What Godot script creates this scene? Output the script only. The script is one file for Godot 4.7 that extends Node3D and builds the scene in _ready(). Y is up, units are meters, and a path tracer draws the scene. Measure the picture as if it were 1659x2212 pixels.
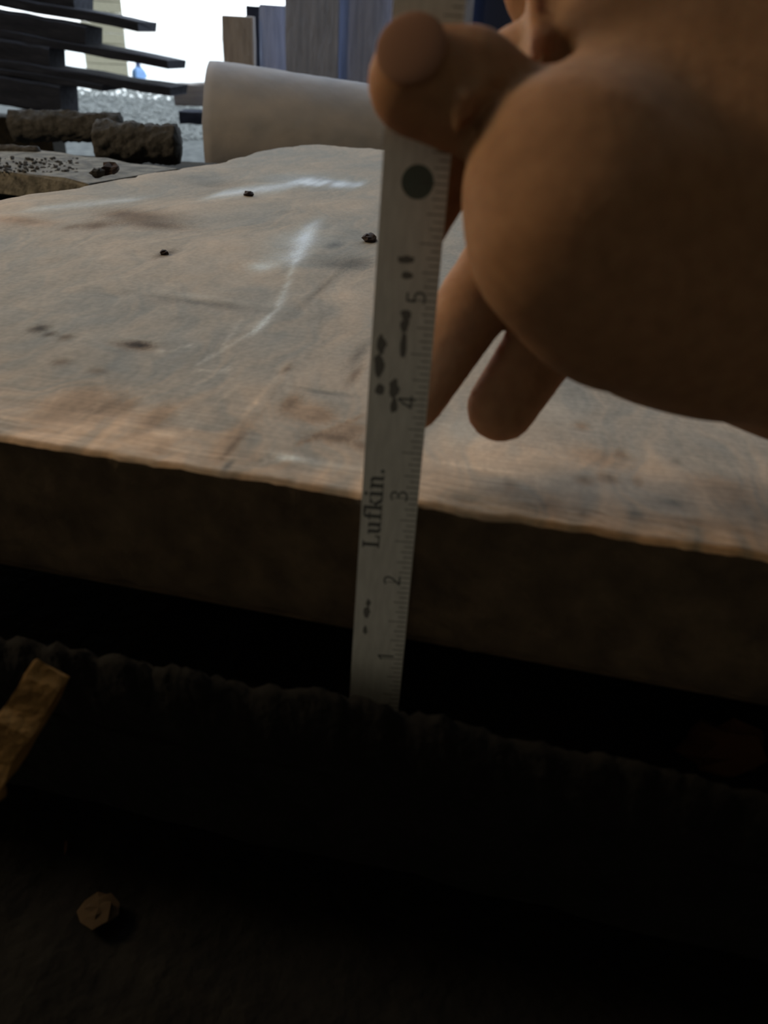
extends Node3D

const FOCAL := 1697.0          # focal length in pixels of the 1659 x 2212 frame
const EYE := Vector3(0, 0.704, 0)
var cam_basis := Basis()
var rng := RandomNumberGenerator.new()
var M := {}

# ---------------------------------------------------------------- helpers
func at(px: float, py: float, d: float) -> Vector3:      # a measured direction and distance as a place in the shed
	return EYE + cam_basis * Vector3((px - 829.5) / FOCAL * d, -(py - 1106.0) / FOCAL * d, -d)

func onp(px: float, py: float, h: float) -> Vector3:     # the same, on the level plane at height h
	var r := cam_basis * Vector3((px - 829.5) / FOCAL, -(py - 1106.0) / FOCAL, -1.0)
	return EYE + r * ((h - EYE.y) / r.y)

func tag(o: Node3D, label: String, category: String, group := "", kind := "") -> void:
	if label != "": o.set_meta("label", label)
	if category != "": o.set_meta("category", category)
	if group != "": o.set_meta("group", group)
	if kind != "": o.set_meta("kind", kind)

func numbered(called: String, parent: Node) -> String:
	if not parent.has_node(called): return called
	var k := 1
	while parent.has_node("%s_%03d" % [called, k]): k += 1
	return "%s_%03d" % [called, k]

func base(called: String, where := Transform3D()) -> Node3D:
	var o := Node3D.new()
	o.name = numbered(called, self)
	add_child(o, true)
	o.transform = where
	return o

func part(called: String, mesh: Mesh, m: Material, parent: Node, where := Transform3D()) -> MeshInstance3D:
	var o := MeshInstance3D.new()
	o.name = numbered(called, parent)
	o.mesh = mesh
	o.material_override = m
	o.transform = where
	o.cast_shadow = GeometryInstance3D.SHADOW_CASTING_SETTING_ON
	parent.add_child(o, true)
	return o

func thing(called: String, mesh: Mesh, m: Material, where: Transform3D, label: String, category: String, group := "") -> MeshInstance3D:
	var o := part(called, mesh, m, self, where)
	tag(o, label, category, group)
	return o

func struct(called: String, mesh: Mesh, m: Material, where: Transform3D) -> MeshInstance3D:
	var o := part(called, mesh, m, self, where)
	o.set_meta("kind", "structure")
	return o

func noise_tex(freq: float, dark: Color, light: Color, seed_: int, stretch := 1.0, size := 512) -> ImageTexture:
	var n := FastNoiseLite.new()
	n.seed = seed_
	n.frequency = freq
	n.fractal_octaves = 5
	var im := n.get_seamless_image(size, size)
	im.convert(Image.FORMAT_RGB8)
	var lo := 1.0; var hi := 0.0
	for y in range(0, size, 4):
		for x in range(0, size, 4):
			var v := im.get_pixel(x, y).r
			lo = minf(lo, v); hi = maxf(hi, v)
	for y in size:
		for x in size:
			var v := clampf((im.get_pixel(x, y).r - lo) / maxf(hi - lo, 0.001), 0, 1)
			im.set_pixel(x, y, dark.lerp(light, v))
	return ImageTexture.create_from_image(im)

func bump_tex(freq: float, seed_: int, strength: float, size := 512) -> ImageTexture:
	var n := FastNoiseLite.new()
	n.seed = seed_
	n.frequency = freq
	n.fractal_octaves = 5
	var im := n.get_seamless_image(size, size)
	im.bump_map_to_normal_map(strength)
	return ImageTexture.create_from_image(im)

func wood(dark: Color, light: Color, seed_: int, scale := Vector3(1, 1, 1), rough := 0.85, world := false) -> StandardMaterial3D:
	var m := StandardMaterial3D.new()
	m.albedo_texture = noise_tex(0.012, dark, light, seed_)
	m.normal_enabled = true
	m.normal_texture = M.bump
	m.normal_scale = 0.8
	m.roughness = rough
	m.metallic_specular = 0.35
	m.uv1_triplanar = true
	m.uv1_world_triplanar = world
	m.uv1_scale = scale
	return m

func flat(c: Color, rough := 0.8, metal := 0.0) -> StandardMaterial3D:
	var m := StandardMaterial3D.new()
	m.albedo_color = c
	m.roughness = rough
	m.metallic = metal
	return m

func box_mesh(s: Vector3) -> BoxMesh:
	var b := BoxMesh.new()
	b.size = s
	return b

# sawn timber: length along x, height along y, depth along z, with eased edges and a little unevenness
func beam(s: Vector3, bevel: float, wobble: float, seed_: int, stations := 9) -> ArrayMesh:
	var r := RandomNumberGenerator.new()
	r.seed = seed_
	var st := SurfaceTool.new()
	st.begin(Mesh.PRIMITIVE_TRIANGLES)
	st.set_smooth_group(-1)
	var h := s.y / 2; var d := s.z / 2
	var prof := [Vector2(-h + bevel, -d), Vector2(h - bevel, -d), Vector2(h, -d + bevel), Vector2(h, d - bevel), Vector2(h - bevel, d), Vector2(-h + bevel, d), Vector2(-h, d - bevel), Vector2(-h, -d + bevel)]
	var rings := []
	for i in stations + 1:
		var x := -s.x / 2 + s.x * i / stations
		var ring := []
		var dy := r.randf_range(-wobble, wobble) * 0.5
		for p in prof:
			var e := r.randf_range(-wobble, wobble) if i in [0, stations] else 0.0
			ring.append(Vector3(x + e, p.x + dy + r.randf_range(-wobble, wobble), p.y + r.randf_range(-wobble, wobble)))
		rings.append(ring)
	for i in stations:
		for k in 8:
			var a: Vector3 = rings[i][k]; var b: Vector3 = rings[i + 1][k]
			var c: Vector3 = rings[i + 1][(k + 1) % 8]; var e: Vector3 = rings[i][(k + 1) % 8]
			for v in [a, c, b, a, e, c]: st.add_vertex(v)
	for q in [[0, 1], [stations, -1]]:
		var ring: Array = rings[q[0]]
		for k in range(1, 7):
			var t := [ring[0], ring[k], ring[k + 1]]
			if q[1] == 1: t = [ring[0], ring[k + 1], ring[k]]
			for v in t: st.add_vertex(v)
	st.generate_normals()
	return st.commit()

# a timber whose front upper edge runs from a to b; it goes back (away from the eye) by deep
func timber(called: String, a: Vector3, b: Vector3, thick: float, deep: float, m: Material, label: String, category: String, group: String, seed_: int, wobble := 0.002) -> MeshInstance3D:
	var x := (b - a).normalized()
	var z := x.cross(Vector3.UP).normalized()
	var y := z.cross(x).normalized()
	if y.y < 0: y = -y
	if z.z < 0: z = -z
	var bb := Basis(x, y, x.cross(y))
	var mid := (a + b) / 2 - y * thick / 2 - z * deep / 2
	return thing(called, beam(Vector3(a.distance_to(b), thick, deep), minf(thick, deep) * 0.08, wobble, seed_), m, Transform3D(bb, mid), label, category, group)

# rough round timber along x with domed ends
func log_mesh(length: float, r0: float, r1: float, rough: float, seed_: int, sides := 40, stations := 30) -> ArrayMesh:
	var n := FastNoiseLite.new()
	n.seed = seed_
	n.frequency = 1.0
	var st := SurfaceTool.new()
	st.begin(Mesh.PRIMITIVE_TRIANGLES)
	st.set_smooth_group(0)
	for i in stations + 1:
		var t := float(i) / stations
		var x := (t - 0.5) * length
		var r := lerpf(r0, r1, t)
		var end := minf(t, 1.0 - t) * length / (r * 0.2)
		if end < 1.0: r *= sqrt(maxf(0.0, 1.0 - pow(1.0 - end, 2.0))) * 0.999 + 0.001
		for k in sides + 1:
			var a := TAU * k / sides
			var p := Vector3(x, cos(a) * r, sin(a) * r)
			var e := 1.0 + rough * n.get_noise_3d(p.x / r0 * 1.1, cos(a) * 1.4, sin(a) * 1.4) + rough * 0.5 * n.get_noise_3d(p.x / r0 * 4.0, cos(a) * 5.0, sin(a) * 5.0)
			st.add_vertex(Vector3(x, p.y * e, p.z * e))
	for i in stations:
		for k in sides:
			var a := i * (sides + 1) + k
			var b := a + sides + 1
			for v in [a, b, a + 1, a + 1, b, b + 1]: st.add_index(v)
	st.generate_normals()
	return st.commit()

func chip_mesh(s: Vector3, seed_: int) -> ArrayMesh:
	var r := RandomNumberGenerator.new()
	r.seed = seed_
	var sp := SphereMesh.new()
	sp.radial_segments = 9
	sp.rings = 5
	sp.radius = 0.5
	sp.height = 1.0
	var st := SurfaceTool.new()
	st.create_from(sp, 0)
	var mdt := MeshDataTool.new()
	mdt.create_from_surface(st.commit(), 0)
	var moved := {}
	for i in mdt.get_vertex_count():
		var v := mdt.get_vertex(i)
		var key := "%d %d %d" % [roundi(v.x * 1000), roundi(v.y * 1000), roundi(v.z * 1000)]
		if not moved.has(key): moved[key] = v * s * r.randf_range(0.7, 1.25)
		mdt.set_vertex(i, moved[key])
	var am := ArrayMesh.new()
	mdt.commit_to_surface(am)
	var s2 := SurfaceTool.new()
	s2.begin(Mesh.PRIMITIVE_TRIANGLES)
	s2.set_smooth_group(-1)
	for f in mdt.get_face_count():
		for k in 3: s2.add_vertex(mdt.get_vertex(mdt.get_face_vertex(f, k)))
	s2.generate_normals()
	return s2.commit()

# ---------------------------------------------------------------- the measured slab
var slab_xf := Transform3D()     # x along its sawn edge, y up, -z across it, away from the eye
const SLAB_T := 0.045
const U0 := -0.27
const U1 := 0.62
const W1 := 0.77

func slab_uw(px: float, py: float) -> Vector2:
	var p := slab_xf.affine_inverse() * onp(px, py, 0.6)
	return Vector2(p.x, -p.z)

func slab_left(w: float) -> float:      # the cut left end and the rounded far corner
	var q := [Vector2(0, -0.25), Vector2(0.315, -0.221), Vector2(0.37, -0.203), Vector2(0.423, -0.196), Vector2(0.5, -0.181), Vector2(0.557, -0.167), Vector2(0.609, -0.165), Vector2(0.66, -0.163), Vector2(0.70, -0.158), Vector2(0.735, -0.14), Vector2(0.77, -0.11)]
	for i in q.size() - 1:
		if w <= q[i + 1].x: return lerpf(q[i].y, q[i + 1].y, (w - q[i].x) / (q[i + 1].x - q[i].x))
	return -0.11

func slab_texture() -> Array:
	var W := 2048; var H := 1400
	var data := PackedByteArray(); data.resize(W * H * 3)
	var rough := PackedByteArray(); rough.resize(W * H / 16)
	var big := FastNoiseLite.new(); big.seed = 11; big.frequency = 9.0; big.fractal_octaves = 4
	var fine := FastNoiseLite.new(); fine.seed = 12; fine.frequency = 1.0; fine.fractal_octaves = 3
	var saw := FastNoiseLite.new(); saw.seed = 13; saw.frequency = 1.0; saw.fractal_octaves = 2
	var grain := FastNoiseLite.new(); grain.seed = 14; grain.frequency = 1.0; grain.fractal_octaves = 3
	var L := PackedFloat32Array(); L.resize(W * H)       # lightness factor
	var T := PackedFloat32Array(); T.resize(W * H)       # warmth
	for j in H:
		var w := W1 * j / H
		var near := exp(-w / 0.035)
		for i in W:
			var u := U0 + (U1 - U0) * i / W
			var a := big.get_noise_2d(u, w * 0.6)
			var f := fine.get_noise_2d(u * 330.0, w * 210.0)
			var s := saw.get_noise_2d(u * 22.0, w * 900.0)
			var g := grain.get_noise_2d(u * 75.0 + a * 4.0, w * 14.0)
			L[j * W + i] = 0.93 + 0.14 * a + 0.07 * f + 0.035 * fine.get_noise_2d(u * 120.0 + 40.0, w * 60.0) + s * (0.03 + 0.16 * near) + 0.20 * g * (0.35 + 0.65 * near) + 0.10 * near
			T[j * W + i] = 0.25 + 0.6 * near + 0.55 * g * (0.3 + near) + 0.35 * a
	# marks with a shape of their own: [pixel, pixel radii, lightness, warmth]
	var spots := [[310, 470, 60, 14, -0.30, 0.55], [340, 488, 50, 8, -0.28, 0.5], [262, 462, 30, 8, -0.2, 0.4], [205, 487, 24, 10, -0.32, 0.6], [150, 492, 10, 8, -0.15, 0.4], [355, 548, 11, 10, -0.42, 0.3], [45, 478, 60, 9, -0.18, 0.6],
		[82, 712, 14, 9, -0.45, 0.4], [105, 724, 10, 6, -0.3, 0.4], [140, 730, 12, 7, -0.25, 0.4], [298, 745, 22, 7, -0.5, 0.5], [290, 748, 45, 8, -0.15, 0.5], [130, 783, 15, 8, -0.2, 0.4], [210, 803, 18, 8, -0.15, 0.4],
		[735, 572, 50, 12, -0.24, -0.1], [775, 566, 30, 14, -0.24, -0.1], [720, 530, 14, 8, -0.25, -0.2], [772, 765, 14, 26, -0.25, 0.0], [765, 810, 10, 20, -0.28, 0.4], [700, 848, 55, 5, -0.22, -0.1], [616, 798, 8, 9, -0.3, 0.4],
		[625, 870, 14, 14, -0.25, 0.9], [660, 890, 40, 18, -0.08, 0.9], [720, 945, 45, 10, -0.32, 0.8], [760, 930, 30, 14, -0.2, 0.8], [690, 900, 25, 10, -0.15, 0.9], [780, 965, 20, 8, -0.25, 0.5],
		[165, 870, 45, 40, -0.12, 0.7], [230, 880, 22, 26, -0.16, 0.6], [335, 905, 22, 30, -0.16, 0.7], [270, 880, 14, 20, -0.12, 0.6], [500, 950, 22, 40, -0.1, 0.7], [345, 965, 14, 14, -0.14, 0.5], [490, 1005, 8, 10, -0.35, -0.4], [495, 970, 7, 22, -0.25, 0.3],
		[420, 385, 40, 12, -0.10, -0.1], [470, 400, 50, 10, -0.10, 0.0], [650, 385, 60, 12, -0.05, -0.5], [560, 700, 20, 14, 0.12, -0.1], [600, 650, 14, 14, 0.1, 0.0], [560, 575, 22, 9, 0.14, -0.6], [640, 520, 50, 26, 0.10, -0.35], [600, 560, 30, 20, 0.06, -0.3], [645, 570, 40, 14, -0.06, -0.3],
		[400, 650, 120, 6, -0.10, 0.0], [470, 660, 70, 8, -0.12, 0.0], [430, 640, 90, 5, 0.05, -0.1], [760, 690, 40, 60, 0.08, 0.25], [735, 640, 30, 14, 0.1, 0.2], [690, 625, 8, 40, -0.15, 0.1],
		[1000, 930, 70, 40, 0.1, -0.2], [1300, 990, 60, 18, -0.10, 0.6], [1310, 1035, 20, 9, -0.22, 0.7], [1260, 1040, 16, 8, -0.2, 0.6], [1375, 1040, 10, 9, -0.22, 0.5], [1255, 920, 14, 8, -0.16, 0.7], [1340, 980, 12, 8, -0.15, 0.6], [1460, 1000, 12, 7, -0.14, 0.1], [1450, 1085, 30, 9, -0.2, -0.2], [1370, 1110, 18, 7, -0.24, -0.2], [1010, 1075, 40, 12, -0.2, -0.3], [1100, 1050, 14, 12, -0.15, 0.3], [1255, 1110, 12, 7, -0.22, 0.2], [1560, 1060, 50, 20, -0.06, 0.9], [1190, 1090, 20, 14, -0.12, 0.4], [1040, 1010, 100, 6, 0.08, 0.0], [1200, 880, 80, 30, 0.06, -0.1], [1500, 1130, 80, 8, -0.08, 0.6], [1430, 1060, 260, 70, 0.14, 0.25], [1000, 980, 160, 50, 0.08, 0.1], [250, 930, 260, 50, 0.06, 0.2], [620, 990, 36, 8, 0.2, -0.3], [600, 1000, 60, 10, -0.08, 0.1], [700, 1000, 90, 8, 0.08, -0.2], [350, 938, 40, 5, 0.14, -0.1], [290, 920, 40, 4, 0.12, 0.0]]
	var lines := [[672, 480, 640, 560, 12, 0.16, -0.7], [640, 560, 600, 660, 5, 0.36, -0.6], [600, 665, 545, 720, 6, 0.34, -0.5], [548, 715, 420, 790, 5, 0.18, -0.1], [520, 690, 480, 750, 4, 0.22, -0.1], [330, 752, 350, 760, 5, 0.3, -0.1], [350, 760, 420, 745, 4, 0.15, 0.0], [420, 800, 500, 800, 4, 0.2, 0.0], [500, 790, 420, 830, 4, 0.14, 0.0], [240, 825, 300, 860, 4, 0.12, 0.0], [270, 840, 330, 870, 4, 0.14, 0.0], [380, 870, 410, 930, 5, 0.22, 0.0], [410, 930, 440, 880, 4, 0.16, 0.1], [440, 890, 520, 830, 4, 0.14, 0.1], [520, 900, 620, 790, 5, 0.16, 0.2], [500, 940, 560, 860, 4, 0.16, 0.2], [100, 890, 130, 840, 4, 0.14, 0.2], [210, 820, 225, 850, 6, 0.2, 0.1], [225, 850, 240, 870, 4, 0.15, 0.1], [330, 880, 400, 900, 3, 0.12, 0.0], [610, 790, 620, 850, 5, 0.16, 0.0], [640, 390, 780, 400, 7, 0.12, -0.9], [660, 392, 690, 400, 6, 0.3, -1.0], [720, 398, 740, 402, 5, 0.2, -1.0], [460, 420, 640, 400, 12, 0.06, -0.4], [60, 452, 300, 430, 10, 0.06, -0.2], [690, 600, 695, 740, 3, -0.16, 0.1], [540, 1040, 560, 960, 3, 0.1, 0.2], [940, 1000, 1100, 1020, 4, 0.1, 0.0], [1080, 1030, 1200, 1045, 4, 0.1, 0.0], [1120, 960, 1200, 1000, 4, 0.06, 0.2], [640, 960, 780, 900, 5, -0.14, 0.8], [560, 1000, 640, 990, 5, 0.18, -0.3], [0, 900, 300, 940, 4, 0.1, 0.3], [0, 860, 340, 905, 4, -0.06, 0.2], [620, 800, 560, 900, 3, -0.1, 0.2]]  # the bluish far streaks paint the reflection of the opening into the colour
	var du := W / (U1 - U0); var dw := H / W1
	for s in spots:
		var c := slab_uw(s[0], s[1])
		var ru: float = absf(slab_uw(s[0] + s[2], s[1] + s[2] * 0.13).x - c.x)
		var rw: float = absf(slab_uw(s[0], s[1] - s[3]).y - c.y)
		_blot(L, T, W, H, (c.x - U0) * du, c.y * dw, maxf(ru * du, 1.2), maxf(rw * dw, 1.2), s[4], s[5], fine)
	for s in lines:
		var n := int(maxf(absf(s[2] - s[0]), absf(s[3] - s[1])) / 4.0) + 2
		for k in n:
			var t := float(k) / (n - 1)
			var px := lerpf(s[0], s[2], t) + rng.randf_range(-4, 4); var py := lerpf(s[1], s[3], t) + rng.randf_range(-1, 1)
			var c := slab_uw(px, py)
			var ru: float = absf(slab_uw(px + s[4] * 1.4, py).x - c.x) * rng.randf_range(0.5, 1.2)
			var rw: float = absf(slab_uw(px, py - s[4] * 1.2).y - c.y) * rng.randf_range(0.6, 1.3)
			_blot(L, T, W, H, (c.x - U0) * du, c.y * dw, maxf(ru * du, 1.0), maxf(rw * dw, 1.0), s[5] * 0.22, s[6] * 0.25, fine)
	var pale := Color(0.54, 0.525, 0.485); var warm := Color(0.60, 0.50, 0.40); var cool := Color(0.55, 0.575, 0.60)
	for j in H:
		for i in W:
			var k := j * W + i
			var t := T[k]
			var c := pale.lerp(warm, clampf(t, 0, 1)) if t >= 0 else pale.lerp(cool, clampf(-t, 0, 1))
			var l := clampf(L[k], 0.25, 1.35)
			data[k * 3] = int(clampf(c.r * l, 0, 1) * 255)
			data[k * 3 + 1] = int(clampf(c.g * l, 0, 1) * 255)
			data[k * 3 + 2] = int(clampf(c.b * l, 0, 1) * 255)
			if i % 4 == 0 and j % 4 == 0:
				rough[(j / 4) * (W / 4) + i / 4] = int(clampf(0.72 + 0.25 * minf(t, 0.3) + 0.3 * (1.0 - l), 0.34, 0.95) * 255)
	return [ImageTexture.create_from_image(Image.create_from_data(W, H, false, Image.FORMAT_RGB8, data)), ImageTexture.create_from_image(Image.create_from_data(W / 4, H / 4, false, Image.FORMAT_L8, rough))]

func _blot(L: PackedFloat32Array, T: PackedFloat32Array, W: int, H: int, cx: float, cy: float, rx: float, ry: float, dl: float, dt: float, n: FastNoiseLite) -> void:
	for j in range(maxi(0, int(cy - ry * 2)), mini(H, int(cy + ry * 2) + 2)):
		for i in range(maxi(0, int(cx - rx * 2)), mini(W, int(cx + rx * 2) + 2)):
			var e := pow((i - cx) / rx, 2) + pow((j - cy) / ry, 2)
			if e > 4.0: continue
			e *= 1.0 + 0.7 * n.get_noise_2d(i * 0.35, j * 0.2)
			var f := exp(-e * 0.9)
			L[j * W + i] += dl * f
			T[j * W + i] += dt * f

func build_slab() -> void:
	var p0 := onp(0, 945, 0.6); var p1 := onp(1659, 1205, 0.6)
	var x := (p1 - p0).normalized()
	slab_xf = Transform3D(Basis(x, Vector3.UP, x.cross(Vector3.UP)), p0)
	var tex := slab_texture()
	var top := StandardMaterial3D.new()
	top.albedo_texture = tex[0]
	top.roughness_texture = tex[1]
	top.roughness_texture_channel = BaseMaterial3D.TEXTURE_CHANNEL_RED
	top.roughness = 1.0
	top.metallic_specular = 0.25
	top.texture_repeat = false
	var slab := base("timber_slab", slab_xf)
	tag(slab, "thick pale pinkish timber slab with dark stains and scratches, its front edge behind the upright steel rule", "timber slab")
	var n := FastNoiseLite.new(); n.seed = 5; n.frequency = 1.0; n.fractal_octaves = 4
	var edge := func(u: float) -> float: return 0.0010 * n.get_noise_1d(u * 110.0) + 0.0007 * n.get_noise_1d(u * 14.0) - 0.0012 * maxf(0.0, n.get_noise_1d(u * 230.0 + 50.0))
	var far := func(u: float) -> float: return 0.752 + 0.006 * n.get_noise_1d(u * 60.0) + 0.02 * n.get_noise_1d(u * 7.0 + 9.0) - 0.035 * maxf(0.0, u)
	var ws := []
	for i in 20: ws.append(0.0006 * i)
	var w := 0.0125
	while w < 0.70:
		ws.append(w); w += 0.004 + w * 0.012
	for i in 16: ws.append(0.70 + i * 0.0036)
	ws = ws.map(func(v): return v / ws[-1])
	var NU := 340
	var st := SurfaceTool.new(); st.begin(Mesh.PRIMITIVE_TRIANGLES); st.set_smooth_group(0)
	var side := SurfaceTool.new(); side.begin(Mesh.PRIMITIVE_TRIANGLES); side.set_smooth_group(0)
	var grid := []
	for wi in ws.size():
		var row := []
		for j in NU + 1:
			var t := float(j) / NU
			var wt: float = ws[wi]
			var wm := wt * 0.754
			var l := slab_left(wm) + 0.004 * n.get_noise_1d(wm * 60.0 + 7.0) + 0.002 * n.get_noise_1d(wm * 260.0)
			var u := lerpf(l, U1, t)
			var ww := lerpf(edge.call(u), far.call(u), wt)
			var h := 0.0007 * n.get_noise_2d(u * 30.0, ww * 18.0) + 0.0002 * n.get_noise_2d(u * 160.0, ww * 300.0)
			var din := minf(minf((ww - edge.call(u)) / 0.0022, (u - l) / 0.007), (far.call(u) - ww) / 0.012)
			if din < 1.0: h -= 0.0013 * pow(1.0 - maxf(din, 0.0), 2.0) * (1.0 if ww < 0.1 else 5.0)
			row.append(Vector3(u, h, -ww))
		grid.append(row)
	for row in grid:
		for v in row:
			st.set_uv(Vector2((v.x - U0) / (U1 - U0), -v.z / W1))
			st.add_vertex(v)
	for i in ws.size() - 1:
		for j in NU:
			var a := i * (NU + 1) + j
			var b := a + NU + 1
			for k in [a, b, a + 1, a + 1, b, b + 1]: st.add_index(k)
	st.generate_normals()
	part("top_face", st.commit(), top, slab)
	# the sides go down all round the outline, roughly sawn
	var loop := []
	for j in range(NU, -1, -1): loop.append([grid[0][j], Vector3(0, 0, 1)])
	for i in range(1, ws.size()): loop.append([grid[i][0], Vector3(-1, 0, 0)])
	for j in range(1, NU + 1): loop.append([grid[ws.size() - 1][j], Vector3(0, 0, -1)])
	for i in range(ws.size() - 2, -1, -1): loop.append([grid[i][NU], Vector3(1, 0, 0)])
	var rows := 14
	for k in rows + 1:
		var t := float(k) / rows
		for q in loop:
			var v: Vector3 = q[0]
			var o: Vector3 = q[1]
			var e := 0.0011 * n.get_noise_3d(v.x * 60.0, t * 6.0, v.z * 60.0 + 3.0) * minf(1.0, t * 6.0)
			if t > 0.93: e -= 0.0016 * (t - 0.93) / 0.07
			var y := v.y - t * SLAB_T - 0.001 * n.get_noise_1d(v.x * 40.0 + 3.0) * t
			side.add_vertex(Vector3(v.x, y, v.z) + o * e)
	var c := loop.size()
	for k in rows:
		for i in c - 1:
			var a := k * c + i
			var b := a + c
			for v in [a, a + 1, b, a + 1, b + 1, b]: side.add_index(v)
	side.generate_normals()
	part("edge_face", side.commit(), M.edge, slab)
	var under := SurfaceTool.new(); under.begin(Mesh.PRIMITIVE_TRIANGLES)
	for i in range(0, ws.size() - 1):
		for v in [grid[i][0], grid[i][NU], grid[i + 1][0], grid[i + 1][0], grid[i][NU], grid[i + 1][NU]]:
			under.add_vertex(v - Vector3(0, SLAB_T, 0))
	under.generate_normals()
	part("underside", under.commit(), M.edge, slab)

func lower_slab(called: String, top: float, thick: float, front: float, label: String, seed_: int, lip: float, m: Material) -> Node3D:
	var o := base(called, slab_xf)
	o.position.y = top
	tag(o, label, "timber slab")
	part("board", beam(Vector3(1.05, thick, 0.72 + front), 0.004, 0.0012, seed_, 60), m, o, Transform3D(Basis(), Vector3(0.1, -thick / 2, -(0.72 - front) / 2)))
	if lip > 0:
		var n := FastNoiseLite.new(); n.seed = seed_; n.frequency = 1.0; n.fractal_octaves = 4
		var st := SurfaceTool.new(); st.begin(Mesh.PRIMITIVE_TRIANGLES); st.set_smooth_group(0)
		var cols := 420
		var prof := [Vector2(0.002, -0.010), Vector2(0.0045, 0.0), Vector2(0.004, 0.45), Vector2(0.002, 0.9), Vector2(0.0, 1.0), Vector2(-0.003, 0.85), Vector2(-0.005, 0.35), Vector2(-0.006, -0.05)]
		for i in cols + 1:
			var u := -0.36 + 0.95 * i / cols
			var h := lip * (0.96 + 0.16 * n.get_noise_1d(u * 55.0) + 0.10 * n.get_noise_1d(u * 260.0)) * clampf(1.0 - absf(u - 0.11) * 1.2, 0.25, 1.0)
			for q in prof:
				var d: Vector2 = q
				var yy := d.y * h if d.y > 0.0 else (d.y if d.y < -0.005 else 0.0)
				st.add_vertex(Vector3(u, yy, front - 0.004 + d.x + 0.0015 * n.get_noise_2d(u * 90.0, d.y * 4.0)))
		for i in cols:
			for k in 7:
				var a := i * 8 + k
				var b := a + 8
				for v in [a, b, a + 1, a + 1, b, b + 1]: st.add_index(v)
		st.generate_normals()
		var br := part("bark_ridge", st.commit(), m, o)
		br.set_meta("label", "ragged dark bark along the front edge")
	return o

# ---------------------------------------------------------------- the hand
const CELL := 0.0022
var g_lo := Vector3(); var g_n := Vector3i(); var g_f := PackedFloat32Array()

func hand_bone(a: Vector3, b: Vector3, ra: float, rb: float, k: float) -> void:
	var r := maxf(ra, rb) + k + CELL * 3.0
	var lo := (Vector3(minf(a.x, b.x), minf(a.y, b.y), minf(a.z, b.z)) - Vector3.ONE * r - g_lo) / CELL
	var hi := (Vector3(maxf(a.x, b.x), maxf(a.y, b.y), maxf(a.z, b.z)) + Vector3.ONE * r - g_lo) / CELL
	var ab := b - a
	var ll := maxf(ab.length_squared(), 1e-9)
	for z in range(maxi(0, int(lo.z)), mini(g_n.z, int(hi.z) + 1)):
		for y in range(maxi(0, int(lo.y)), mini(g_n.y, int(hi.y) + 1)):
			var row := (z * g_n.y + y) * g_n.x
			for x in range(maxi(0, int(lo.x)), mini(g_n.x, int(hi.x) + 1)):
				var p := g_lo + Vector3(x, y, z) * CELL - a
				var t := clampf(p.dot(ab) / ll, 0.0, 1.0)
				var d := (p - ab * t).length() - lerpf(ra, rb, t)
				var o := g_f[row + x]
				var h := maxf(k - absf(o - d), 0.0) / k
				g_f[row + x] = minf(o, d) - h * h * k * 0.25

func hand_dent(c: Vector3, r: float, k: float) -> void:
	var lo := (c - Vector3.ONE * (r + k) - g_lo) / CELL
	var hi := (c + Vector3.ONE * (r + k) - g_lo) / CELL
	for z in range(maxi(0, int(lo.z)), mini(g_n.z, int(hi.z) + 1)):
		for y in range(maxi(0, int(lo.y)), mini(g_n.y, int(hi.y) + 1)):
			for x in range(maxi(0, int(lo.x)), mini(g_n.x, int(hi.x) + 1)):
				var i := (z * g_n.y + y) * g_n.x + x
				var d := r - (g_lo + Vector3(x, y, z) * CELL - c).length()
				var o := g_f[i]
				var h := maxf(k - absf(o - d), 0.0) / k
				g_f[i] = maxf(o, d) + h * h * k * 0.25

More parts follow.
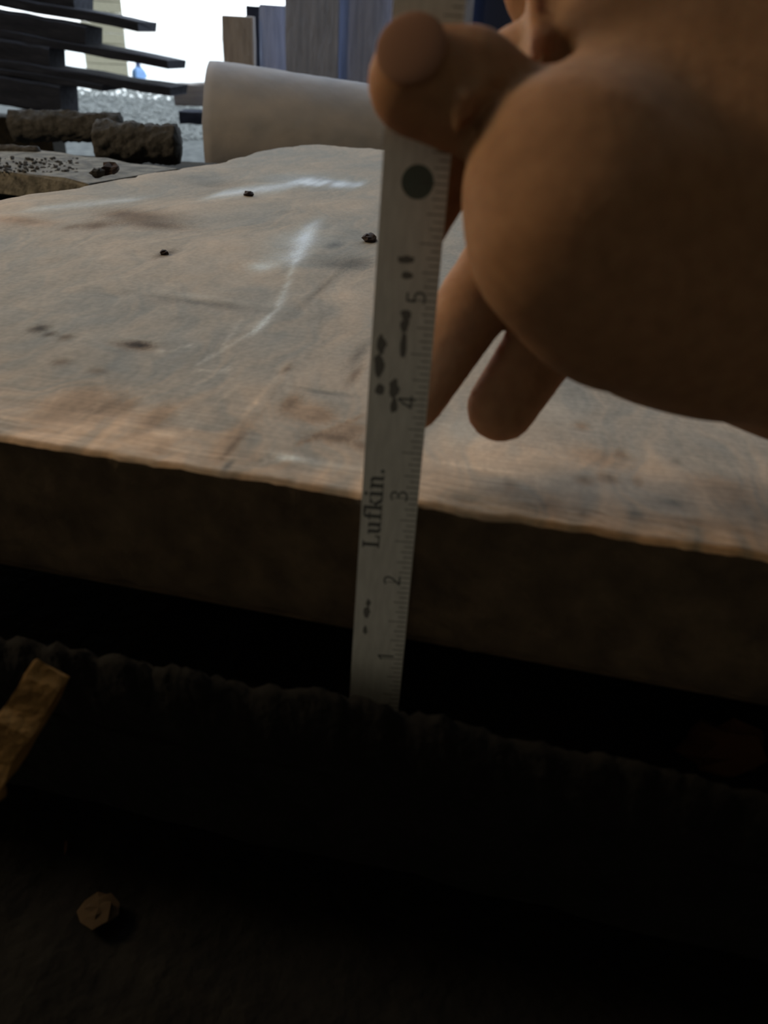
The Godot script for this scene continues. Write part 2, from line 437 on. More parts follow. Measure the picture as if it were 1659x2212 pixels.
func surface_nets() -> ArrayMesh:
	var st := SurfaceTool.new()
	st.begin(Mesh.PRIMITIVE_TRIANGLES)
	var ids := {}
	var nx := g_n.x; var nxy := g_n.x * g_n.y
	var off := [0, 1, nx, nx + 1, nxy, nxy + 1, nxy + nx, nxy + nx + 1]
	var corner := [Vector3(0, 0, 0), Vector3(1, 0, 0), Vector3(0, 1, 0), Vector3(1, 1, 0), Vector3(0, 0, 1), Vector3(1, 0, 1), Vector3(0, 1, 1), Vector3(1, 1, 1)]
	var edges := [[0, 1], [0, 2], [0, 4], [1, 3], [1, 5], [2, 3], [2, 6], [3, 7], [4, 5], [4, 6], [5, 7], [6, 7]]
	var count := 0
	for z in g_n.z - 1:
		for y in g_n.y - 1:
			var row := z * nxy + y * nx
			for x in g_n.x - 1:
				var i := row + x
				if absf(g_f[i]) > CELL * 3.0: continue
				var inside := 0
				for k in 8:
					if g_f[i + off[k]] < 0.0: inside += 1
				if inside == 0 or inside == 8: continue
				var s := Vector3(); var n := 0
				for e in edges:
					var fa := g_f[i + off[e[0]]]; var fb := g_f[i + off[e[1]]]
					if (fa < 0.0) != (fb < 0.0):
						s += corner[e[0]].lerp(corner[e[1]], fa / (fa - fb)); n += 1
				var gx := g_f[i + 1] - g_f[i] + g_f[i + nx + 1] - g_f[i + nx] + g_f[i + nxy + 1] - g_f[i + nxy] + g_f[i + nxy + nx + 1] - g_f[i + nxy + nx]
				var gy := g_f[i + nx] - g_f[i] + g_f[i + nx + 1] - g_f[i + 1] + g_f[i + nxy + nx] - g_f[i + nxy] + g_f[i + nxy + nx + 1] - g_f[i + nxy + 1]
				var gz := g_f[i + nxy] - g_f[i] + g_f[i + nxy + 1] - g_f[i + 1] + g_f[i + nxy + nx] - g_f[i + nx] + g_f[i + nxy + nx + 1] - g_f[i + nx + 1]
				st.set_normal(Vector3(gx, gy, gz).normalized())
				st.add_vertex(g_lo + (Vector3(x, y, z) + s / n) * CELL)
				ids[i] = count
				count += 1
	for i in ids:
		for ax in [[1, nx, nxy], [nx, nxy, 1], [nxy, 1, nx]]:
			var a: int = ax[0]; var b: int = ax[1]; var c: int = ax[2]
			if (g_f[i] < 0.0) == (g_f[i + a] < 0.0): continue
			if not (ids.has(i - b) and ids.has(i - c) and ids.has(i - b - c)): continue
			var q := [ids[i], ids[i - b], ids[i - b - c], ids[i - c]]
			if g_f[i] < 0.0: q = [q[0], q[3], q[2], q[1]]
			for k in [0, 1, 2, 0, 2, 3]: st.add_index(q[k])
	return st.commit()

func chain(pts: Array, k: float) -> void:      # [px, py, distance, radius in px at that distance]
	for i in pts.size() - 1:
		var p: Array = pts[i]; var q: Array = pts[i + 1]
		hand_bone(at(p[0], p[1], p[2]), at(q[0], q[1], q[2]), p[3] * p[2] / FOCAL, q[3] * q[2] / FOCAL, k)

func build_hand() -> void:
	var person := base("person", Transform3D(Basis(), at(1300, 450, 0.17)))
	tag(person, "bare hand of a person reaching from the right, thumb and fingers pinching the steel rule", "person")
	g_lo = Vector3(-0.035, 0.575, -0.32)
	var hi := Vector3(0.30, 0.835, -0.03)
	g_n = Vector3i(((hi - g_lo) / CELL).ceil())
	g_f.resize(g_n.x * g_n.y * g_n.z)
	g_f.fill(1.0)
	# palm, heel of the hand and wrist
	chain([[1330, 380, 0.178, 270], [1480, 450, 0.182, 390], [1900, 450, 0.185, 520], [2300, 300, 0.19, 420]], 0.012)
	chain([[1500, 130, 0.186, 330], [1900, 80, 0.190, 460]], 0.02)
	# index finger: from the knuckle over the thumb up along the rule
	chain([[1420, 330, 0.172, 190], [1320, 120, 0.170, 135], [1290, -60, 0.170, 118], [1240, -300, 0.170, 105], [1180, -520, 0.172, 92]], 0.010)
	# thumb: root, big rounded joint nearest the eye, then the bent tip that presses on the rule
	chain([[1520, 500, 0.165, 240], [1280, 450, 0.155, 190]], 0.012)
	chain([[1290, 300, 0.158, 110], [1240, 390, 0.154, 190], [1275, 500, 0.154, 220], [1330, 590, 0.158, 205]], 0.012)
	chain([[1370, 640, 0.165, 185], [1560, 700, 0.172, 190]], 0.012)
	chain([[1120, 250, 0.158, 104], [1010, 200, 0.157, 122], [905, 178, 0.1555, 112]], 0.0022)
	chain([[980, 282, 0.1484, 13], [1006, 224, 0.1464, 18], [1068, 176, 0.1474, 18]], 0.003)
	chain([[1188, 205, 0.158, 30], [1170, 100, 0.160, 24], [1150, -20, 0.163, 22]], 0.002)
	# middle finger behind the index, folded behind the rule
	chain([[1300, 200, 0.205, 120], [1165, -30, 0.200, 75], [1150, -160, 0.198, 72]], 0.002)
	chain([[1320, 250, 0.205, 130], [1130, 150, 0.184, 88], [975, 315, 0.1812, 92], [891, 497, 0.1865, 70]], 0.002)
	# ring and little finger hang down behind the rule
	chain([[1330, 360, 0.205, 120], [1170, 430, 0.203, 92], [1030, 650, 0.207, 80], [890, 862, 0.211, 70]], 0.002)
	chain([[1420, 480, 0.20, 130], [1300, 560, 0.205, 100], [1190, 720, 0.212, 84], [1083, 880, 0.216, 75]], 0.002)
	for q in [[1212, 105, 0.158, 0.0022], [1211, 130, 0.157, 0.0030], [1207, 160, 0.156, 0.0026]]: hand_dent(at(q[0], q[1], q[2]), q[3], 0.002)
	var mesh := surface_nets()
	var skin := StandardMaterial3D.new()
	skin.albedo_texture = M.skin_tex
	skin.uv1_triplanar = true
	skin.uv1_scale = Vector3.ONE * 18.0
	skin.normal_enabled = true
	skin.normal_texture = M.bump
	skin.normal_scale = 0.25
	skin.roughness = 0.75
	skin.metallic_specular = 0.15
	skin.subsurf_scatter_enabled = true
	skin.subsurf_scatter_strength = 0.2
	var body := part("hand", mesh, skin, person, Transform3D(Basis(), -person.position))
	body.set_meta("label", "bare skin of hand and wrist")
	# nail on the thumb tip, on the side away from the rule
	var nail := SphereMesh.new(); nail.radius = 1.0; nail.height = 2.0; nail.radial_segments = 32; nail.rings = 16
	var c := at(900, 178, 0.1555)
	var out := (cam_basis * Vector3(-0.15, 0.12, 1.0)).normalized()
	var along := (at(905, 178, 0.1575) - at(1010, 200, 0.157)).normalized()
	along = (along - out * along.dot(out)).normalized()
	var nb := Basis(along * 0.0066, out * 0.0009, along.cross(out) * 0.0074)
	part("thumbnail", nail, M.nail, person, Transform3D(nb, c + out * 0.0098 - person.position))

# ---------------------------------------------------------------- the rule
func build_rule() -> void:
	var b0 := at(809, 1505, 0.2363 * 0.988); var t0 := at(925.5, 20, 0.162 * 0.988)
	var y := (t0 - b0).normalized()
	var z := (cam_basis.z - y * cam_basis.z.dot(y)).normalized()
	var x := y.cross(z)
	var low := b0 - y * 0.011
	var rule := base("steel_rule", Transform3D(Basis(x, y, z), low))
	tag(rule, "narrow brushed steel rule held upright, with black graduations, numerals and a round hole closed by an added dark disc", "ruler")
	const W := 0.0148; const LEN := 0.316; const T := 0.001
	# blade with the hole cut through it: a square round the hole, filled out to the hole's edge, and plain lengths above and below
	var hc := Vector2(0.0006, 0.1525); var hr := 0.0036
	var outline := PackedVector2Array(); var ring := PackedVector2Array()
	for k in 48:
		var a := TAU * k / 48 + PI / 4
		var d := Vector2(cos(a), sin(a))
		var lim := minf((W / 2 - hc.x * signf(d.x)) / maxf(absf(d.x), 1e-6), W / 2 / maxf(absf(d.y), 1e-6))
		ring.append(hc + d * hr)
		outline.append(hc + d * lim)
	var bs := SurfaceTool.new(); bs.begin(Mesh.PRIMITIVE_TRIANGLES); bs.set_smooth_group(-1)
	for side in [1.0, -1.0]:
		var zz: float = T / 2 * side
		for k in 48:
			var n := (k + 1) % 48
			_tri(bs, outline[k], ring[k], ring[n], zz, side)
			_tri(bs, outline[k], ring[n], outline[n], zz, side)
			var corner := Vector2(W / 2 * signf(outline[k].x + outline[n].x), hc.y + W / 2 * signf(outline[k].y + outline[n].y - hc.y * 2.0))
			if absf(outline[k].x - outline[n].x) > 1e-5 and absf(outline[k].y - outline[n].y) > 1e-5: _tri(bs, outline[k], outline[n], corner, zz, side)
		for q in [[0.0, hc.y - W / 2], [hc.y + W / 2, LEN]]:
			_tri(bs, Vector2(-W / 2, q[0]), Vector2(W / 2, q[0]), Vector2(W / 2, q[1]), zz, side)
			_tri(bs, Vector2(-W / 2, q[0]), Vector2(W / 2, q[1]), Vector2(-W / 2, q[1]), zz, side)
	for k in 48:
		var p := ring[k]; var q := ring[(k + 1) % 48]
		for v in [Vector3(p.x, p.y, T / 2), Vector3(q.x, q.y, T / 2), Vector3(q.x, q.y, -T / 2), Vector3(p.x, p.y, T / 2), Vector3(q.x, q.y, -T / 2), Vector3(p.x, p.y, -T / 2)]: bs.add_vertex(v)
	var rim := [Vector2(-W / 2, 0), Vector2(W / 2, 0), Vector2(W / 2, LEN), Vector2(-W / 2, LEN)]
	for k in 4:
		var p: Vector2 = rim[k]; var q: Vector2 = rim[(k + 1) % 4]
		for v in [Vector3(p.x, p.y, T / 2), Vector3(p.x, p.y, -T / 2), Vector3(q.x, q.y, -T / 2), Vector3(p.x, p.y, T / 2), Vector3(q.x, q.y, -T / 2), Vector3(q.x, q.y, T / 2)]: bs.add_vertex(v)
	bs.generate_normals()
	var mesh := bs.commit()
	var steel := StandardMaterial3D.new()
	steel.albedo_texture = M.steel_tex
	steel.uv1_triplanar = true
	steel.uv1_scale = Vector3(30, 6, 30)
	steel.metallic = 0.15
	steel.roughness = 0.5
	part("blade", mesh, steel, rule)
	var plug := CylinderMesh.new(); plug.top_radius = 0.0037; plug.bottom_radius = 0.0037; plug.height = 0.0006; plug.radial_segments = 40  # added disc that closes the hole, its dark colour standing for shade
	var rv := part("hole_shade", plug, M.hole_shade, rule, Transform3D(Basis(Vector3.RIGHT, PI / 2), Vector3(hc.x, hc.y, -0.0001)))
	rv.set_meta("label", "added dark disc for the shade in the hole, slightly sunk")
	# graduations: sixteenths along the right edge, joined as one printed part
	var st := SurfaceTool.new(); st.begin(Mesh.PRIMITIVE_TRIANGLES)
	var bm := BoxMesh.new()
	for k in range(1, 190):
		var l := 0.0024
		if k % 16 == 0: l = 0.0062
		elif k % 8 == 0: l = 0.0050
		elif k % 4 == 0: l = 0.0040
		elif k % 2 == 0: l = 0.0032
		bm.size = Vector3(l, 0.00022, 0.00006)
		st.append_from(bm, 0, Transform3D(Basis(), Vector3(W / 2 - l / 2 - 0.0002, k * 0.0015875, T / 2)))
	var marks := part("graduation_marks", st.commit(), M.ink, rule)
	marks.set_meta("kind", "stuff")
	var font := SystemFont.new(); font.font_names = PackedStringArray(["Droid Sans"])
	var serif := SystemFont.new(); serif.font_names = PackedStringArray(["Droid Serif"]); serif.font_weight = 700
	for k in [1, 2, 3, 4, 5, 7, 8, 9, 10, 11]:
		_print(rule, "numeral", str(k), font, 0.0030, Vector3(0.0024, k * 0.0254 + 0.0006, T / 2), M.ink)
	_print(rule, "lettering", "Lufkin.", serif, 0.0042, Vector3(-0.0041, 0.0725, T / 2), M.ink)
	# unreadable print on the steel, built as dark blotches
	var blot := [[-0.0040, 0.0405, 0.0009, 0.0020], [-0.0041, 0.0345, 0.0007, 0.0016], [-0.0037, 0.0437, 0.0007, 0.0012], [0.0003, 0.1210, 0.0011, 0.0018], [0.0004, 0.1235, 0.0014, 0.0012], [0.0004, 0.1165, 0.0009, 0.0032], [-0.0050, 0.1160, 0.0012, 0.0022], [-0.0052, 0.1110, 0.0013, 0.0028], [-0.0012, 0.1055, 0.0013, 0.0024], [-0.0008, 0.1012, 0.0009, 0.0020], [-0.0008, 0.1360, 0.0020, 0.0009], [-0.0002, 0.1325, 0.0016, 0.0008], [-0.0046, 0.1050, 0.0012, 0.0014]]
	for i in blot.size():
		var q: Array = blot[i]
		part("print_blotch", chip_mesh(Vector3(q[2] * 2, q[3] * 2, 0.00008), 40 + i), M.blot, rule, Transform3D(Basis(), Vector3(q[0], q[1], T / 2)))

func _tri(st: SurfaceTool, a: Vector2, b: Vector2, c: Vector2, z: float, side: float) -> void:
	var front := (b - a).cross(c - a) * side > 0.0        # front faces run clockwise seen from outside
	for v in ([a, c, b] if front else [a, b, c]): st.add_vertex(Vector3(v.x, v.y, z))

func _print(parent: Node, called: String, s: String, font: Font, size: float, where: Vector3, m: Material) -> void:
	var t := TextMesh.new()
	t.text = s
	t.font = font
	t.font_size = 64
	t.pixel_size = size / 64.0 * 1.35
	t.depth = 0.00006
	t.horizontal_alignment = HORIZONTAL_ALIGNMENT_CENTER
	part(called, t, m, parent, Transform3D(Basis(Vector3(0, 0, 1), PI / 2), where))

# ---------------------------------------------------------------- everything
func _ready() -> void:
	rng.seed = 7
	# camera, sky, exposure
	cam_basis = Basis(Vector3.RIGHT, deg_to_rad(-31.0)) * Basis(Vector3(0, 0, 1), deg_to_rad(3.5))
	var cam := Camera3D.new()
	cam.name = "camera"
	var lens := CameraAttributesPhysical.new()
	lens.frustum_focal_length = 12.0 / (1106.0 / FOCAL)
	lens.exposure_aperture = 9.0
	lens.frustum_focus_distance = 0.42
	lens.frustum_near = 0.01
	lens.frustum_far = 200.0
	cam.attributes = lens
	cam.transform = Transform3D(cam_basis, EYE)
	add_child(cam)
	cam.fov = rad_to_deg(2.0 * atan(1106.0 / FOCAL))
	cam.near = 0.01
	cam.current = true
	var env := Environment.new()
	env.background_mode = Environment.BG_SKY
	var sky := Sky.new()
	var sm := ProceduralSkyMaterial.new()
	sm.sky_top_color = Color(0.90, 0.95, 1.0)
	sm.sky_horizon_color = Color(0.95, 0.98, 1.0)
	sm.ground_bottom_color = Color(0.5, 0.5, 0.48)
	sm.ground_horizon_color = Color(0.8, 0.82, 0.82)
	sm.sky_energy_multiplier = 1.6
	sm.ground_energy_multiplier = 1.5
	sky.sky_material = sm
	env.sky = sky
	env.tonemap_mode = Environment.TONE_MAPPER_LINEAR
	env.tonemap_exposure = 1.0
	env.sdfgi_enabled = true
	env.ssao_enabled = true
	env.ssil_enabled = true
	var we := WorldEnvironment.new()
	we.name = "environment"
	we.environment = env
	add_child(we)

	# materials
	M.bump = bump_tex(0.03, 3, 6.0)
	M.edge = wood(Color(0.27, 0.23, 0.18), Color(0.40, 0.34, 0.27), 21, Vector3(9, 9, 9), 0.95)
	M.bark = wood(Color(0.10, 0.095, 0.08), Color(0.19, 0.175, 0.14), 22, Vector3(7, 7, 7), 1.0)
	M.darkboard = wood(Color(0.14, 0.155, 0.195), Color(0.23, 0.245, 0.29), 23, Vector3(1.5, 6, 6), 0.9)
	M.plank = wood(Color(0.53, 0.57, 0.66), Color(0.65, 0.68, 0.77), 24, Vector3(0.6, 7, 7), 0.9)
	M.plankbrown = wood(Color(0.60, 0.58, 0.57), Color(0.72, 0.69, 0.67), 25, Vector3(0.6, 7, 7), 0.9)
	M.navy = flat(Color(0.16, 0.20, 0.30), 0.8)
	M.brownlog = wood(Color(0.51, 0.52, 0.55), Color(0.61, 0.60, 0.61), 26, Vector3(2, 3, 3), 0.9)
	M.brownlog.normal_scale = 0.15
	M.shadebark = wood(Color(0.03, 0.028, 0.024), Color(0.08, 0.075, 0.062), 38, Vector3(7, 7, 7), 1.0)  # near-black bark: the deep shade under the slab is put into its colour
	M.greybark = wood(Color(0.13, 0.13, 0.13), Color(0.30, 0.30, 0.30), 27, Vector3(14, 14, 14), 1.0)
	M.greyboard = wood(Color(0.22, 0.22, 0.21), Color(0.46, 0.45, 0.42), 28, Vector3(8, 8, 8), 0.9)
	M.beige = wood(Color(0.46, 0.445, 0.38), Color(0.53, 0.51, 0.44), 29, Vector3(3, 8, 3), 0.9)
	M.interior = wood(Color(0.50, 0.46, 0.40), Color(0.62, 0.58, 0.50), 30, Vector3(1, 1, 1), 0.95, true)
	M.dirt = wood(Color(0.30, 0.28, 0.26), Color(0.42, 0.39, 0.36), 31, Vector3(0.8, 0.8, 0.8), 1.0, true)
	M.gravel = wood(Color(0.24, 0.25, 0.25), Color(0.38, 0.39, 0.38), 32, Vector3(1.5, 1.5, 1.5), 1.0, true)
	M.pale = wood(Color(0.80, 0.80, 0.78), Color(0.90, 0.90, 0.88), 33, Vector3(0.3, 0.3, 0.3), 1.0, true)
	M.stone = flat(Color(0.44, 0.45, 0.44), 0.95)
	M.chip = flat(Color(0.16, 0.11, 0.10), 0.9)
	M.palewood = wood(Color(0.34, 0.25, 0.11), Color(0.44, 0.33, 0.16), 34, Vector3(20, 20, 20), 0.8)
	M.yellowbark = flat(Color(0.20, 0.14, 0.04), 0.95)
	M.redwood = wood(Color(0.28, 0.18, 0.12), Color(0.36, 0.24, 0.16), 35, Vector3(9, 9, 9), 0.9)
	M.skin_tex = noise_tex(0.02, Color(0.51, 0.385, 0.29), Color(0.60, 0.46, 0.345), 36)
	M.nail = flat(Color(0.54, 0.405, 0.33), 0.8)
	M.nail.metallic_specular = 0.1
	M.steel_tex = noise_tex(0.03, Color(0.79, 0.79, 0.77), Color(0.87, 0.87, 0.85), 37)
	M.hole_shade = flat(Color(0.36, 0.41, 0.39), 0.85)  # shade inside the hole, as a colour
	M.ink = flat(Color(0.34, 0.35, 0.35), 0.7)
	M.blot = flat(Color(0.44, 0.44, 0.43), 0.7)

	# setting: the shed, open towards the yard
	struct("floor", box_mesh(Vector3(7.2, 0.1, 6.6)), M.dirt, Transform3D(Basis(), Vector3(0, -0.05, -0.3)))
	struct("ground", box_mesh(Vector3(60, 0.1, 6.4)), M.gravel, Transform3D(Basis(), Vector3(0, -0.06, -6.7)))
	struct("ground_yard", box_mesh(Vector3(120, 0.1, 60)), M.pale, Transform3D(Basis(), Vector3(0, -0.07, -39.8)))
	# the roof, with an unseen open strip added at left to light the log and planks
	var roof := base("ceiling")
	roof.set_meta("kind", "structure")
	for q in [[-3.7, 3.7, -0.9, 3.0], [-3.7, 3.7, -3.2, -1.9], [-3.7, -2.7, -1.9, -0.9], [-0.9, 3.7, -1.9, -0.9]]:
		part("roof_panel", box_mesh(Vector3(q[1] - q[0], 0.12, q[3] - q[2])), M.interior, roof, Transform3D(Basis(), Vector3((q[0] + q[1]) / 2, 4.26, (q[2] + q[3]) / 2)))
	struct("wall_back", box_mesh(Vector3(7.4, 4.3, 0.12)), M.interior, Transform3D(Basis(), Vector3(0, 2.1, 2.96)))
	struct("wall_left", box_mesh(Vector3(0.12, 4.3, 6.2)), M.interior, Transform3D(Basis(), Vector3(-3.6, 2.1, -0.1)))
	struct("wall_right", box_mesh(Vector3(0.12, 4.3, 6.2)), M.interior, Transform3D(Basis(), Vector3(3.6, 2.1, -0.1)))

	# unseen warm globe lamp, added at upper left for gold light on the hand
	var lamp := base("added_lamp", Transform3D(Basis(), Vector3(-0.95, 1.15, -0.46)))
	tag(lamp, "added warm globe lamp on a cord, out of view above the left of the slab", "lamp")
	var gl0 := StandardMaterial3D.new()
	gl0.albedo_color = Color(1.0, 0.85, 0.65)
	gl0.emission_enabled = true
	gl0.emission = Color(1.0, 0.80, 0.55)
	gl0.emission_energy_multiplier = 1.0
	var globe := SphereMesh.new(); globe.radius = 0.14; globe.height = 0.28
	part("globe", globe, gl0, lamp)
	var sock := CylinderMesh.new(); sock.top_radius = 0.02; sock.bottom_radius = 0.03; sock.height = 0.07
	part("socket", sock, M.ink, lamp, Transform3D(Basis(), Vector3(0, 0.165, 0)))
	var cord := CylinderMesh.new(); cord.top_radius = 0.004; cord.bottom_radius = 0.004; cord.height = 2.9
	part("cord", cord, M.ink, lamp, Transform3D(Basis(), Vector3(0, 1.64, 0)))
	var omni := OmniLight3D.new()
	omni.name = "lamp_light"
	omni.light_color = Color(1.0, 0.88, 0.71)
	omni.light_energy = 0.52
	omni.light_size = 0.13
	omni.omni_range = 12.0
	omni.omni_attenuation = 2.0
	omni.shadow_enabled = true
	lamp.add_child(omni)

	# the slab that is measured and the timbers it is stacked on
	build_slab()
	lower_slab("timber_slab", 0.523, 0.045, 0.026, "dark rough lower slab with ragged bark, directly under the pale slab", 51, 0.0255, M.shadebark)
	lower_slab("timber_slab", 0.455, 0.045, 0.095, "dark slab in deep shadow, lowest of the stack under the pale slab", 52, 0.0, M.shadebark)
	for q in [[0.02, 0.539, 0.032], [0.48, 0.539, 0.032], [0.02, 0.4665, 0.023], [0.48, 0.4665, 0.023]]:
		var k := 2 if q[1] < 0.5 else 1
		thing("sticker", beam(Vector3(0.032, q[2] - 0.0005, 0.6), 0.002, 0.0005, 60, 4), M.bark, slab_xf * Transform3D(Basis(), Vector3(q[0], q[1] - 0.6, -0.42)), "dark spacer stick in the %s gap of the slab stack, %s end" % ["upper" if k == 1 else "lower", "left" if q[0] < 0.2 else "right"], "spacer stick", "spacer sticks between the slabs")
	for q in [[-0.15, "left"], [0.45, "right"]]:
		thing("timber_bearer", beam(Vector3(0.1, 0.409, 0.6), 0.005, 0.001, 61, 4), M.bark, slab_xf * Transform3D(Basis(), Vector3(q[0], 0.2045 - 0.6, -0.36)), "dark timber bearer on the floor under the %s end of the slab stack" % q[1], "bearer")

	# hand and rule
	build_rule()
	build_hand()

	# crumbs of bark lying on the pale slab
	var crumbs := [[537, 423, 0.0034, "small dark bark chip alone on the far middle of the pale slab"], [800, 522, 0.0046, "dark jagged bark chip on the pale slab just left of the rule"], [355, 549, 0.0022, "small brown bark chip on the pale slab below the brown smear"], [238, 374, 0.0075, "dark bark lump on the far left edge of the pale slab"], [212, 380, 0.0055, "small grey bark lump left of the dark lump on the slab edge"]]
	for i in crumbs.size():
		var c: Array = crumbs[i]
		var p := onp(c[0], c[1], 0.6)
		thing("bark_chip", chip_mesh(Vector3(c[2] * 2.2, c[2] * 1.3, c[2] * 2.0), 70 + i), M.chip if i != 4 else M.greybark, Transform3D(Basis(Vector3.UP, i * 1.1), p + Vector3(0, c[2] * 0.4, 0)), c[3], "bark chip")

	# dim bits in the dark below
	var sp := beam(Vector3(0.034, 0.003, 0.0105), 0.0008, 0.0008, 81, 8)
	var sa := at(-6, 1640, 0.200); var sb := at(72, 1512, 0.205)
	var sx := (sb - sa).normalized()
	var sz := (cam_basis.z - sx * cam_basis.z.dot(sx)).normalized()
	var splint := base("wood_splinter", Transform3D(Basis(sx, sz, sx.cross(sz)), (sa + sb) / 2))
	tag(splint, "pale broken splinter of wood sticking up at the far left below the dark slab", "splinter")
	part("shaft", sp, M.palewood, splint)
	part("spike", log_mesh(0.017, 0.0006, 0.0017, 0.2, 82, 12, 12), M.palewood, splint, Transform3D(Basis(Vector3.UP, -0.25), Vector3(-0.021, 0.0, 0.0035)))
	thing("wood_chip", chip_mesh(Vector3(0.013, 0.004, 0.011), 83), M.yellowbark, Transform3D(Basis(), onp(215, 1965, 0.459)), "small dim yellowish wood chip on the lowest slab at lower left", "wood chip")
	timber("board_end", onp(-150, 2130, 0.452), onp(170, 2075, 0.452) + Vector3(0, 0.0, 0), 0.03, 0.05, M.redwood, "dim reddish brown board end in the bottom left corner", "board", "", 84)
	thing("wood_block", chip_mesh(Vector3(0.03, 0.016, 0.02), 85), M.redwood, Transform3D(Basis(), at(1560, 1620, 0.24)), "dim brown wood block in the dark at lower right", "wood block")

	# behind the slab: a grey weathered board with bark lumps on it
	var ga := onp(-260, 325, 0.585); var gb := onp(190, 397, 0.585)
	timber("weathered_board", ga, gb, 0.022, 0.12, M.greyboard, "grey weathered board with a bright front edge behind the left corner of the pale slab", "board", "", 90, 0.0012)
	var gl := [[205, 392, 305, 312, 0.93, 40, "rounded dark bark log lying nearest behind the pale slab", 91], [20, 270, 272, 276, 1.16, 30, "dark bark log lying behind the rounded log, before the gravel", 92], [-120, 90, 322, 330, 0.82, 13, "thin grey branch lying on the weathered board at far left", 93]]
	for q in gl:
		var a := at(q[0], q[2], q[4]); var b := at(q[1], q[3], q[4])
		var x := (b - a).normalized()
		var z := x.cross(Vector3.UP).normalized()
		thing("bark_log", log_mesh(a.distance_to(b), q[5] * q[4] / FOCAL * 1.02, q[5] * q[4] / FOCAL * 0.92, 0.28, q[7]), M.greybark, Transform3D(Basis(x, z.cross(x), z), (a + b) / 2), q[6], "log", "")
	var mmc := MultiMesh.new()
	mmc.transform_format = MultiMesh.TRANSFORM_3D
	mmc.mesh = chip_mesh(Vector3(1, 0.7, 0.9), 95)
	mmc.instance_count = 220
	for i in 220:
		var px := rng.randf_range(-60, 170); var py := rng.randf_range(342, 374)
		var s := rng.randf_range(0.001, 0.004)
		mmc.set_instance_transform(i, Transform3D(Basis(Vector3.UP, rng.randf() * TAU).scaled(Vector3.ONE * s), onp(px, py, 0.585) + Vector3(0, s * 0.25, 0)))
	var mi := MultiMeshInstance3D.new(); mi.name = "bark_crumbs"; mi.multimesh = mmc; mi.material_override = M.greybark
	add_child(mi, true)
	tag(mi, "grey bark crumbs scattered over the weathered board at left", "bark crumbs", "", "stuff")
	thing("timber_bearer", beam(Vector3(0.9, 0.553, 0.3), 0.005, 0.002, 96, 4), M.bark, Transform3D(Basis(Vector3.UP, 0.1), Vector3(-0.68, 0.277, -0.92)), "dark timber block that carries the weathered board and bark logs", "bearer")

	# brown log right behind the slab
	var la := at(436, 262, 1.28); var lb := at(1500, 375, 1.36)
	var lx := (lb - la).normalized(); var lz := lx.cross(Vector3.UP).normalized()
	thing("brown_log", log_mesh(la.distance_to(lb), 0.090, 0.060, 0.015, 97, 48, 60), M.brownlog, Transform3D(Basis(lx, lz.cross(lx), lz), (la + lb) / 2), "broad smooth brown log lying right behind the far edge of the pale slab", "log")
	thing("timber_bearer", beam(Vector3(0.7, 0.47, 0.12), 0.005, 0.002, 98, 4), M.bark, Transform3D(Basis(), Vector3(0.1, 0.236, -1.45)), "dark timber block under the broad brown log", "bearer")

	# standing planks behind the brown log
	var pl := [[488, 551, 38, 2.40, "plankbrown", "short brownish plank standing at the edge of the bright opening"], [538, 578, 17, 2.56, "darkboard", "narrow dark plank standing between the short brown and grey planks"], [566, 624, 16, 2.46, "plank", "grey standing plank second from the bright opening"], [622, 728, -190, 2.34, "plank", "tall blue-grey plank standing left of the rule top"], [730, 852, -230, 2.40, "plank", "tall blue-grey plank standing directly beside the rule top"], [854, 1006, -250, 2.34, "plank", "tall blue-grey plank standing behind the thumb and rule"], [1008, 1110, -240, 2.40, "navy", "dark navy plank standing between the rule and the index finger"]]
	for i in pl.size():
		var q: Array = pl[i]
		var a := at(q[0], 150, q[3]); var b := at(q[1], 153, q[3]); var tp := at((q[0] + q[1]) / 2.0, q[2], q[3])
		var wid := a.distance_to(b)
		var h := tp.y
		var mid := (a + b) / 2
		var dirx := (b - a); dirx.y = 0; dirx = dirx.normalized()
		# upright timber: its length runs up
		thing("standing_plank", beam(Vector3(h, wid * 1.06, 0.035), 0.003, 0.0016, 100 + i, 12), M[q[4]], Transform3D(Basis(Vector3.UP, -dirx, Vector3.UP.cross(-dirx)), Vector3(mid.x, h / 2 + 0.002, mid.z)), q[5], "plank", "planks standing behind the log")
	for k in 9:
		var q := at(1180 + k * 130, 150, 2.4)
		thing("standing_plank", beam(Vector3(0.9, 0.18, 0.03), 0.003, 0.0016, 120 + k, 10), M.plank, Transform3D(Basis(Vector3.UP, Vector3.LEFT, Vector3.UP.cross(Vector3.LEFT)), Vector3(q.x, 0.452, q.z)), "tall standing plank hidden behind the hand, %s to the right of the navy plank" % ["first", "second", "third", "fourth", "fifth", "sixth", "seventh", "eighth", "ninth"][k], "plank", "planks hidden behind the hand")

	# low timbers that stick out to the left from behind the brown log
	timber("timber_end", at(373, 180, 3.0), at(560, 184, 3.0), 0.078, 0.12, M.plankbrown, "short brown timber end sticking out below the bright opening", "timber", "timber ends beside the brown log", 140)
	timber("timber_end", at(385, 240, 2.9), at(560, 250, 2.9), 0.042, 0.12, M.darkboard, "thin dark timber end beneath the short brown timber end", "timber", "timber ends beside the brown log", 141)
	timber("timber_end", at(452, 158, 3.0), at(570, 150, 3.0), 0.030, 0.10, M.darkboard, "small dark timber lying on top of the short brown timber end", "timber", "timber ends beside the brown log", 142)

	thing("timber_bearer", beam(Vector3(0.16, 0.026, 0.1), 0.002, 0.001, 143, 4), M.bark, Transform3D(Basis(Vector3.UP, 0.1), at(520, 237, 3.02) + Vector3(0, -0.008, -0.06)), "small dark spacer between the two timber ends", "spacer")
	var tb := at(520, 268, 3.0)
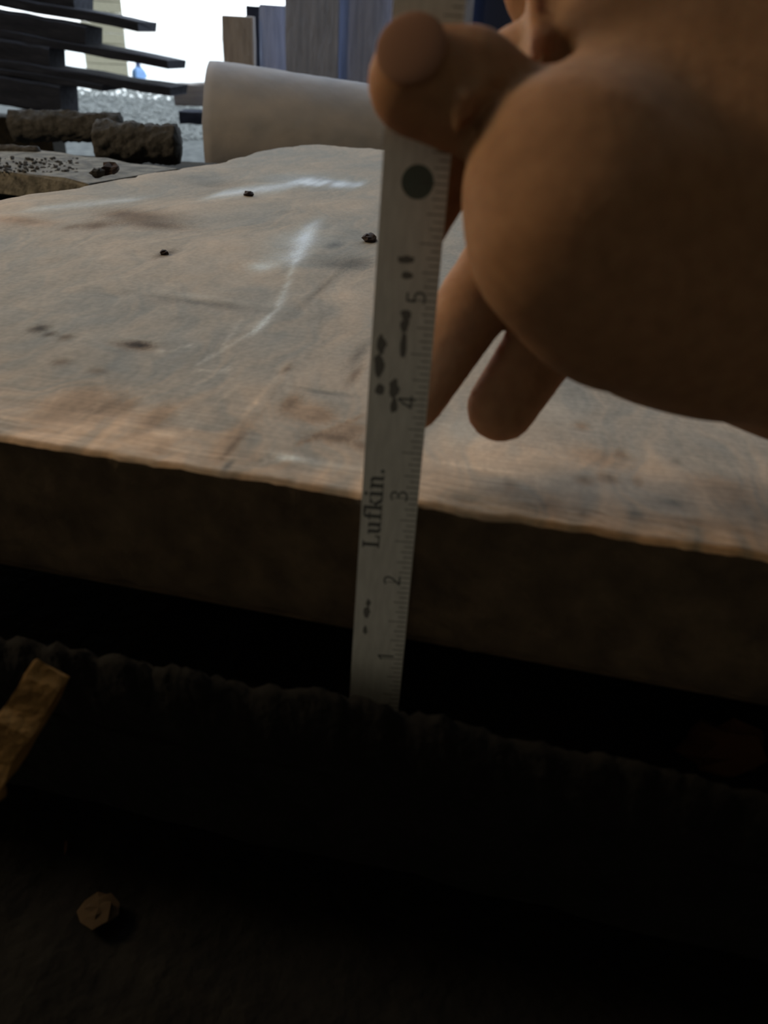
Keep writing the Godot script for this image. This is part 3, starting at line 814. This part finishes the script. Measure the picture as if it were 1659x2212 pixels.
	thing("timber_bearer", beam(Vector3(0.2, tb.y - 0.02, 0.12), 0.004, 0.002, 144, 4), M.bark, Transform3D(Basis(Vector3.UP, 0.1), Vector3(tb.x, (tb.y - 0.02) / 2, tb.z - 0.06)), "dark timber block under the timber ends, behind the brown log", "bearer")

	# dark stack of boards at the left, boards sticking out into the light
	var bd := [[-200, -48, 298, 46, 2.2, 0.026, 0.15, "longest dark board near the top of the left stack, reaching into the light"], [-200, 28, 363, 130, 2.2, 0.022, 0.16, "thin dark board across the middle of the left stack, reaching furthest into the light"], [-200, 96, 368, 190, 2.2, 0.022, 0.16, "lower dark board of the left stack, reaching over the gravel"],
		[-200, -131, 156, -64, 2.2, 0.098, 0.14, "thick dark board at the very top of the left stack"], [-200, -15, 184, 57, 2.2, 0.048, 0.12, "thick short dark board under the top long board of the left stack"], [-200, 48, 106, 103, 2.2, 0.054, 0.10, "broad dark block between the middle and lower boards of the left stack"], [-200, 115, 222, 185, 2.2, 0.015, 0.14, "short thin dark board beneath the lower long board of the left stack"], [-200, 130, 128, 185, 2.2, 0.075, 0.12, "dark board at the foot of the visible left stack"]]
	for i in bd.size():
		var q: Array = bd[i]
		timber("stacked_board", at(q[0], q[1], q[4]), at(q[2], q[3], q[4]), q[5], q[6], M.darkboard, q[7], "board", "boards in the dark left stack", 150 + i)
	thing("timber_bearer", beam(Vector3(0.5, 0.45, 0.12), 0.005, 0.002, 160, 4), M.bark, Transform3D(Basis(Vector3.UP, 0.1), Vector3(-1.3, 0.226, -2.56)), "dark timber block that carries the left stack of boards", "bearer")

	# the yard: a pillar clad in pale boards, gravel, a pale bundle
	var foot := onp(236, 180, 0.0)
	var pillar := base("board_clad_pillar", Transform3D(Basis(Vector3.UP, 0.28), foot))
	tag(pillar, "pale beige board-clad pillar seen between the dark boards of the left stack", "pillar")
	for k in 16:
		part("board", beam(Vector3(0.52, 0.112, 0.3), 0.006, 0.002, 170 + k % 4, 4), M.beige, pillar, Transform3D(Basis(), Vector3(0, 0.058 + k * 0.116, 0)))
	var bundle := base("pale_bundle", Transform3D(Basis(), onp(302, 182, 0.0)))
	tag(bundle, "small pale blue bundle on the ground beside the board-clad pillar", "bundle")
	part("sack", chip_mesh(Vector3(0.2, 0.24, 0.2), 180), flat(Color(0.42, 0.55, 0.72), 0.8), bundle, Transform3D(Basis(), Vector3(0, 0.1, 0)))
	part("neck", chip_mesh(Vector3(0.08, 0.1, 0.08), 181), flat(Color(0.25, 0.3, 0.42), 0.8), bundle, Transform3D(Basis(), Vector3(0, 0.24, 0)))
	var mm := MultiMesh.new()
	mm.transform_format = MultiMesh.TRANSFORM_3D
	mm.mesh = chip_mesh(Vector3(1, 0.7, 0.9), 190)
	mm.instance_count = 3500
	for i in 3500:
		var p := onp(rng.randf_range(60, 520), rng.randf_range(192, 300), 0.0)
		var s := rng.randf_range(0.012, 0.05)
		mm.set_instance_transform(i, Transform3D(Basis(Vector3.UP, rng.randf() * TAU).scaled(Vector3.ONE * s), Vector3(p.x, -0.01 + s * 0.2, p.z)))
	var gm := MultiMeshInstance3D.new(); gm.name = "gravel"; gm.multimesh = mm; gm.material_override = M.stone
	add_child(gm, true)
	tag(gm, "loose pale grey gravel on the ground beyond the left stack", "gravel", "", "stuff")
